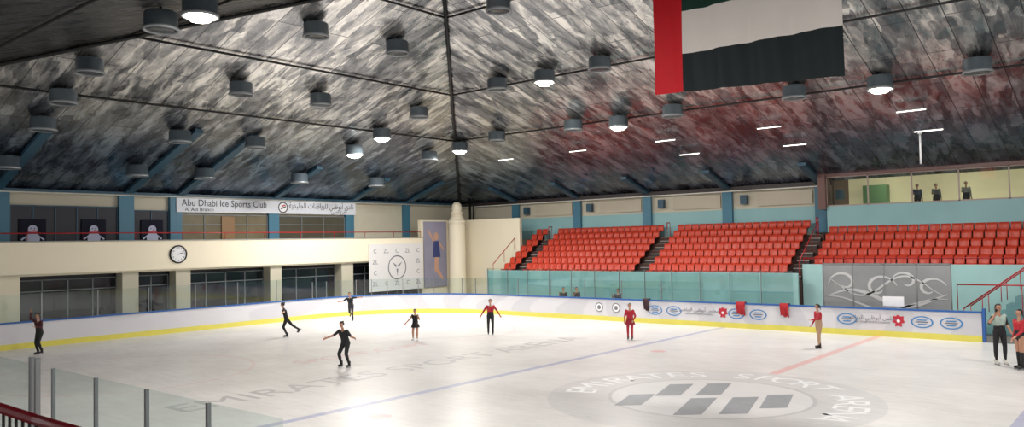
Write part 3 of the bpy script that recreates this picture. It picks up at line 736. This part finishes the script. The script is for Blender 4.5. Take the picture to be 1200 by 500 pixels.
for x,y in ((-5.2,17.8),(1.3,17.7),(1.5,19.9),(-4.8,20.1),(-10.7,20.0),(-11.1,18.0),(-17,18.1),(-22.7,18.2)):
    z=roofz(x,y)-.3
    root=empty('tube_light',loc=(x,y,z),label='white fluorescent tube fitting under the ceiling',category='light',group='fluorescent tube fittings')
    bm=B(); box(bm,-.65,.65,-.04,.04,.03,.06); cyl(bm,(-.5,0,.05),(-.5,0,.27),.008,seg=6); cyl(bm,(.5,0,.05),(.5,0,.27),.008,seg=6); mk('fitting',bm,M('tube_fitting',(90,90,92),.5),parent=root)
    bm=B(); cyl(bm,(-.6,0,0),(.6,0,0),.022,seg=8); mk('tube',bm,tube_m,parent=root)

# ------------------------------------------------------------ near side railing
railing('stand_railing',[(-6,-18.35,3.2),(3.9,-18.3,3.2),(4.4,-18.22,3.17),(4.75,-18.12,3.05),(5.05,-18.05,2.8),(5.1,-18.0,2.3)],2.2,maroon,'dark red curved handrail over black vertical bars',postgap=.13,r=.04,pr=.012,barm=black)
bx('spectator_deck',-12,14,YN,-17.6,0,2.2,concrete,label='concrete spectator deck beside the rink',category='deck')

# ------------------------------------------------------------ garments draped over the boards
def garment(x,w,m,label):
    bm=B(); nx=6; G=[]
    prof=[(.20,-.25),(.19,-.05),(.18,.085),(.05,.1),(-.06,.085),(-.075,-.1),(-.08,-.3),(-.075,-.5)]
    for i in range(nx+1):
        u=i/nx; row=[]
        for j,(y,z) in enumerate(prof):
            fl=math.sin(u*9+j)*.015; ww=w*(1 if j<6 else .85+.1*math.sin(u*5)); row.append(bm.verts.new(((u-.5)*ww,y+(fl if j!=3 else 0)-.012,z+(.05*math.sin(u*7) if j==7 else 0))))
        G.append(row)
    for i in range(nx):
        for j in range(len(prof)-1):
            f=bm.faces.new((G[i][j],G[i+1][j],G[i+1][j+1],G[i][j+1])); f.smooth=True
    o=mk('draped_jacket',bm,m,loc=(x,W,HB+.03),label=label,category='jacket')
    bm=B(); cyl(bm,(w*.35,-.1,-.1),(w*.5,-.11,-.55),.05,.04,seg=8); mk('sleeve',bm,m,parent=o)
garment(-11.5,.3,M('cloth_dark',(50,20,28),.8),'dark maroon jacket draped over the boards')
garment(-6.25,.45,M('cloth_red',(165,28,38),.8),'red jacket draped over the boards')
garment(-4.1,.42,M('cloth_red',(165,28,38),.8),'red jacket draped over the boards')

# ------------------------------------------------------------ people
def mperson(col): return M('cloth_%d_%d_%d'%col,col,.7,var=.08,scale=6)
skin=M('skin',(188,140,115),.55,var=.04); skind=M('skin_brown',(140,98,76),.55,var=.04)
hairm=M('black_hair',(24,18,16),.5,var=.3,scale=30); lipm=M('lips',(140,60,60),.5); eyem=M('eye_dark',(22,16,14),.2); bootw=M('boot_leather',(225,222,216),.4); bootb=M('boot_black',(30,28,30),.4)
def N_(v): return Vector(v).normalized()
def person(loc,heading,H,pose,cols,label,skates=True,hair='bun',group=None,vox=.0095,skinm=None,skirt=None,boots=None):
    u=H/1.75; g=pose.get; sk=skinm or skin
    T=N_(g('torso',(0,0,1))); S_=Vector((1,0,0)); S_=(S_-T*S_.dot(T)).normalized()
    Fr=T.cross(S_).normalized()
    P=Vector((0,0,0)); ch=P+T*.38*u; sh=P+T*.47*u; nb=P+T*.52*u; hd=N_(g('head',T)); hc=nb+hd*.20*u
    segs=[]
    def seg(a,b,ra,rb,k):
        q=1.0 if k in('skin','shoe') else 1.1
        segs.append((Vector(a),Vector(b),ra*u*q,rb*u*q,k))
    J={}
    for sd,sg in (('l',-1),('r',1)):
        hip=P+S_*sg*.09*u; shd=sh+S_*sg*.17*u
        th=N_(g('th_'+sd,(.03*sg,.02,-1))); shn=N_(g('sh_'+sd,(.0,-.03,-1)))
        kn=hip+th*.43*u; an=kn+shn*.41*u
        ua=N_(g('ua_'+sd,(.18*sg,0,-1))); fa=N_(g('fa_'+sd,(.1*sg,.15,-1)))
        el=shd+ua*.28*u; wr=el+fa*.245*u
        J[sd]=(hip,kn,an,shd,el,wr,ua,fa,th,shn)
        seg(hip,kn,.092,.058,'leg'); seg(kn,kn+shn*.12*u,.056,.056,'shin'); seg(kn+shn*.12*u,an,.056,.037,'shin')
        seg(shd,el,.056,.042,'arm'); seg(el,wr,.042,.028,'farm')
        seg(P+S_*sg*.07*u,P+S_*sg*.055*u+T*.2*u,.1,.092,'hips' ); seg(P+S_*sg*.055*u+T*.2*u,ch+S_*sg*.085*u,.092,.105,'top')
        seg(ch+S_*sg*.085*u,shd,.1,.06,'top')
        d=fa; n_=Fr if abs(d.dot(Fr))<.8 else Vector((0,0,1)); w=d.cross(n_).normalized(); n_=w.cross(d).normalized()
        for k in (-.022,0,.022): seg(wr+w*k*.6*u,wr+d*.085*u+w*k*u,.017,.014,'skin')
        for k,ln in ((-.031,.060),(-.011,.075),(.010,.080),(.030,.070)):
            a=wr+d*.085*u+w*k*u; b=a+(d+w*k*3)*ln*.55*u; c=b+(d*.75+n_*.6).normalized()*ln*.5*u
            seg(a,b,.0095,.009,'skin'); seg(b,c,.009,.0078,'skin')
        a=wr+d*.03*u+w*.02*u*1; b=a+(d*.55+w*.8).normalized()*.045*u; c=b+(d*.9+w*.25).normalized()*.032*u
        seg(a,b,.0115,.010,'skin'); seg(b,c,.010,.0085,'skin')
    seg(P-T*.02*u,P+T*.1*u,.1,.1,'hips')
    seg(nb-T*.05*u,nb+hd*.08*u,.055,.048,'skin')
    look=N_(g('look',Fr)); look=(look-hd*look.dot(hd)).normalized(); rt=look.cross(hd).normalized()
    seg(hc+hd*.02*u-look*.012*u,hc+hd*.028*u+look*.005*u,.082,.08,'skin')
    seg(hc+look*.015*u,hc-hd*.065*u+look*.03*u,.066,.042,'skin')
    seg(hc+look*.085*u+hd*.01*u,hc+look*.103*u-hd*.022*u,.009,.014,'skin')
    seg(hc+look*.078*u+hd*.03*u-rt*.03*u,hc+look*.078*u+hd*.03*u+rt*.03*u,.011,.011,'skin')
    for sg in (-1,1): seg(hc+rt*sg*.08*u+hd*.012*u,hc+rt*sg*.082*u-hd*.02*u,.014,.010,'skin')
    off=.135 if skates else .085
    feet=[]
    for sd in 'lr':
        an=J[sd][2]; fl=g('free_'+sd,False); up=(-J[sd][9]) if fl else Vector((0,0,1))
        fd=N_(g('ft_'+sd,(0,1,0))); fd=(fd-up*fd.dot(up)).normalized(); feet.append((an,fd,up,sd,fl))
    zmin=min((a-up*off*u).z for a,fd,up,sd,fl in feet if not fl)
    sft=Vector((0,0,-zmin))
    plant=[f for f in feet if not f[4]]; c=sum((f[0] for f in plant),Vector())/len(plant); sft.x=-c.x; sft.y=-c.y
    bm=B()
    if not skates:
        for a,fd,up,sd,fl in feet: seg(a-up*.045*u-fd*.04*u,a-up*.05*u+fd*.15*u,.04,.032,'shoe')
    for a,b,ra,rb,k in segs:
        cyl(bm,a,b,ra,rb,seg=14); ball(bm,a,ra,seg=14); ball(bm,b,rb,seg=14)
    me=bpy.data.meshes.new('tmp'); bm.to_mesh(me); bm.free()
    ob=bpy.data.objects.new('tmp',me); COL.objects.link(ob)
    md=ob.modifiers.new('r','REMESH'); md.mode='VOXEL'; md.voxel_size=vox*u; md.use_smooth_shade=True
    ms=ob.modifiers.new('s','SMOOTH'); ms.factor=.5; ms.iterations=3
    dg=bpy.context.evaluated_depsgraph_get(); dg.update()
    me2=bpy.data.meshes.new_from_object(ob.evaluated_get(dg)); bpy.data.objects.remove(ob)
    nf=len(me2.polygons); cs=np.empty(nf*3); me2.polygons.foreach_get('center',cs); cs=cs.reshape(-1,3)
    best=np.full(nf,1e9); idx=np.zeros(nf,int)
    keymap={'leg':cols['legs'],'shin':cols.get('shins',cols['legs']),'hips':cols.get('hips',cols['legs']),'top':cols['top'],'arm':cols.get('arms',cols['top']),'farm':cols.get('farms',cols.get('arms',cols['top'])),'skin':'skin','shoe':'shoe'}
    mats=[];names=[]
    def mi(v):
        if v not in names:
            names.append(v); mats.append(sk if v=='skin' else (bootb if v=='shoe' else mperson(v)))
        return names.index(v)
    for a,b,ra,rb,k in segs:
        a=np.array(a);b=np.array(b); d=b-a; t=np.clip(((cs-a)@d)/max(1e-9,d@d),0,1)
        dist=np.linalg.norm(cs-(a+t[:,None]*d),axis=1)-(ra+(rb-ra)*t)
        m_=dist<best; best[m_]=dist[m_]; idx[m_]=mi(keymap[k])
    me2.materials.clear()
    for m_ in mats: me2.materials.append(m_)
    me2.polygons.foreach_set('material_index',idx.astype(np.int32)); me2.polygons.foreach_set('use_smooth',[True]*nf)
    me2.transform(Matrix.Translation(sft))
    me2.name='person'
    o=bpy.data.objects.new('person',me2); COL.objects.link(o); o.location=loc; o.rotation_euler=(0,0,math.radians(heading))
    o['label']=label; o['category']='person'
    if group: o['group']=group
    rotm=Matrix((rt,look,hd)).transposed()
    bm=B(); ball(bm,(0,-.012*u,.02*u),.1*u,(.93,1.04,1.05),seg=20)
    dl=[v for v in bm.verts if v.co.y>.035*u and v.co.z<.062*u or v.co.z<-.06*u or (v.co.y>.0*u and v.co.z<-.02*u)]
    bmesh.ops.delete(bm,geom=dl,context='VERTS')
    if hair=='bun': ball(bm,(0,-.105*u,.07*u),.038*u,seg=10)
    if hair=='tail': cyl(bm,(0,-.1*u,.05*u),(0,-.15*u,-.13*u),.03*u,.012*u,seg=8); ball(bm,(0,-.1*u,.05*u),.03*u,seg=8)
    if hair=='long': cyl(bm,(0,-.04*u,.0),(0,-.07*u,-.2*u),.085*u,.06*u,seg=12)
    h=mk('hair',bm,hairm,parent=o); h.matrix_local=Matrix.Translation(hc+sft)@rotm.to_4x4()
    for sg in (-1,1):
        bm=B(); ball(bm,(0,0,0),.0105*u,seg=8); e=mk('eye',bm,eyem,parent=o); e.location=hc+sft+look*.083*u+rt*sg*.03*u+hd*.014*u
    bm=B(); cyl(bm,rt*-.02*u,rt*.02*u,.005*u,seg=6); e=mk('mouth',bm,lipm,parent=o); e.location=hc+sft+look*.083*u-hd*.045*u
    if skirt:
        bm=B(); seg_=20; rings=[]
        for k,(zz,rr) in enumerate(((.12,.135),(.02,.175),(-.1,.22),(-.2,.26))):
            rings.append([bm.verts.new(Vector(P+T*zz*u+S_*rr*u*math.cos(2*math.pi*i/seg_)*1.05+Fr*rr*u*.85*math.sin(2*math.pi*i/seg_)*(1+.05*math.sin(i*2.5)))+sft) for i in range(seg_)])
        for a,b in zip(rings[:-1],rings[1:]):
            for i in range(seg_):
                f=bm.faces.new((a[i],a[(i+1)%seg_],b[(i+1)%seg_],b[i])); f.smooth=True
        mk('skirt',bm,mperson(skirt),parent=o)
    if skates:
        bmt=boots or bootb
        for a,fd,up,sd,fl in feet:
            rm=Matrix((fd.cross(up).normalized(),fd,up)).transposed()
            k=empty('skate',parent=o); k.matrix_local=Matrix.Translation(a+sft)@rm.to_4x4()
            bm=B()
            cyl(bm,(0,-.01*u,-.03*u),(0,-.01*u,.1*u),.05*u,.05*u,seg=12); cyl(bm,(0,-.03*u,-.05*u),(0,.15*u,-.058*u),.042*u,.03*u,seg=12); ball(bm,(0,.15*u,-.058*u),.03*u,(1.1,1.3,.9),seg=12); ball(bm,(0,-.03*u,-.05*u),.042*u,seg=12)
            box(bm,-.032*u,.032*u,-.075*u,.16*u,-.092*u,-.08*u)
            mk('boot',bm,bmt,parent=k)
            bm=B(); box(bm,-.004*u,.004*u,-.08*u,.19*u,-.135*u,-.112*u); box(bm,-.01*u,.01*u,-.06*u,-.02*u,-.113*u,-.09*u); box(bm,-.01*u,.01*u,.09*u,.13*u,-.113*u,-.09*u)
            mk('blade',bm,steel,parent=k)
    return o
BK=(26,26,30)
person((-27.3,-7.4,0),200,1.72,dict(torso=(.05,.08,1),ua_l=(-.35,.3,-.8),fa_l=(.2,.8,.2),ua_r=(.5,.2,.45),fa_r=(-.2,.1,1),th_l=(-.05,.35,-1),sh_l=(0,-.4,-1),th_r=(.08,.2,-1),sh_r=(.05,-.3,-1)),dict(top=(72,20,28),legs=BK,farms=(72,20,28)),'skater in maroon top and black leggings raising one arm')
person((-23.2,2.1,0),150,1.72,dict(torso=(.1,.25,1),ua_l=(-.9,.1,-.35),fa_l=(-.9,.3,.0),ua_r=(.7,-.2,-.6),fa_r=(.8,.0,-.4),th_l=(-.05,.4,-1),sh_l=(0,-.45,-1),th_r=(.25,-.85,-1),sh_r=(.3,-1.0,-.75),free_r=True,ft_r=(.3,.8,-.4)),dict(top=BK,legs=BK,farms='skin'),'skater in black pushing off with one leg extended')
person((-26.8,9.0,0),215,1.65,dict(torso=(.1,.1,1),ua_l=(-1,.1,.05),fa_l=(-1,.2,.1),ua_r=(.8,.0,-.5),fa_r=(.6,.5,-.1),th_l=(-.05,.2,-1),sh_l=(0,-.2,-1),th_r=(.1,-.3,-1),sh_r=(.1,-1,-.3),free_r=True),dict(top=BK,legs=(40,40,46),farms='skin'),'skater in black gliding on one foot with arms outstretched')
person((-13.1,-2.3,0),195,1.72,dict(torso=(.02,.3,1),ua_l=(-.75,.1,-.7),fa_l=(-.8,.4,-.1),ua_r=(.8,.1,-.55),fa_r=(.7,.5,-.3),th_l=(-.18,.5,-1),sh_l=(.0,-.45,-1),th_r=(.3,.35,-1),sh_r=(.1,-.5,-1)),dict(top=BK,legs=BK,farms='skin'),'skater in black bending knees with arms held out')
person((-16.7,4.5,0),200,1.4,dict(torso=(0,.05,1),ua_l=(-.5,.3,-.7),fa_l=(-.2,.7,.2),ua_r=(.6,.1,-.8),fa_r=(.5,.3,-.6),th_l=(-.12,.15,-1),th_r=(.2,-.1,-1),sh_r=(.1,-.2,-1)),dict(top=(30,28,34),legs='skin',hips=(30,28,34),arms='skin'),'child skater in black dress holding hands forward',skirt=(30,28,34),boots=bootw)
person((-15.2,8.0,0),222,1.66,dict(ua_l=(-.65,.1,-.9),fa_l=(-.5,.2,-.8),ua_r=(.65,.1,-.9),fa_r=(.5,.2,-.8),th_l=(-.05,.25,-1),sh_l=(0,-.1,-1),th_r=(.06,-.1,-1),sh_r=(0,-.25,-1)),dict(top=(176,34,48),legs=BK),'skater in red jacket and black trousers facing viewer')
person((-8.5,9.7,0),205,1.55,dict(ua_l=(-.35,.0,-.9),fa_l=(.25,.4,-.6),ua_r=(.3,.0,-1),fa_r=(.0,.4,-.8),th_l=(-.02,.1,-1),th_r=(.05,.0,-1)),dict(top=(182,32,50),legs=(176,40,60)),'skater in red jacket, skirt and red tights standing',skirt=(150,24,44),hair='bun')
person((-.8,11.2,0),140,1.68,dict(torso=(0,.06,1),ua_l=(-.2,.6,-.8),fa_l=(0,1,-.1),ua_r=(.3,-.1,-1),fa_r=(.1,.5,-.8),th_l=(-.03,.15,-1),th_r=(.05,-.1,-1)),dict(top=(178,34,50),legs=(178,146,118)),'skater in red jacket and beige trousers reaching forward',hair='tail')
person((5.45,10.35,0),222,1.95,dict(ua_l=(-.2,.1,-.95),fa_l=(.1,.6,-.5),ua_r=(.5,.25,-.5),fa_r=(-.35,.45,.9),th_l=(-.08,.1,-1),th_r=(.09,.0,-1)),dict(top=(168,186,176),legs=BK,hips=BK,arms=BK,farms='skin'),'dark-haired skater in pale green vest and black trousers',hair='long',boots=bootw)
person((6.12,9.6,0),140,1.86,dict(ua_l=(-.1,.3,-.9),fa_l=(.05,.7,-.5),ua_r=(.2,-.2,-1),fa_r=(.05,.3,-.9),th_l=(-.02,.12,-1),th_r=(.05,-.05,-1)),dict(top=(184,34,48),legs='skin',hips=BK,shins=BK),'skater in red jacket and black shorts turned sideways',hair='tail')
for x,y,hd_,c,lb_ in ((-18.2,18.0,220,(30,30,34),'spectator in dark clothes standing behind the boards'),(-14.5,18.2,200,(60,62,70),'spectator in grey top raising an arm behind boards'),(-17.6,18.5,240,(50,40,44),'spectator in dark top standing behind the boards')):
    person((x,y,-.03),hd_,1.66,dict(ua_r=(.3,.4,-.6),fa_r=(0,.5,.6)) ,dict(top=c,legs=BK,farms='skin'),lb_,skates=False,vox=.013)
for x,y,c in ((-.6,26.6,(60,70,90)),(.2,27.2,(90,90,96)),(1.7,26.8,(150,150,150))):
    person((x,y,5.5),200,1.62,dict(ua_r=(.2,.5,-.8),fa_r=(0,1,.1)),dict(top=c,legs=BK),'person standing at the control room window',skates=False,vox=.013,hair='short')
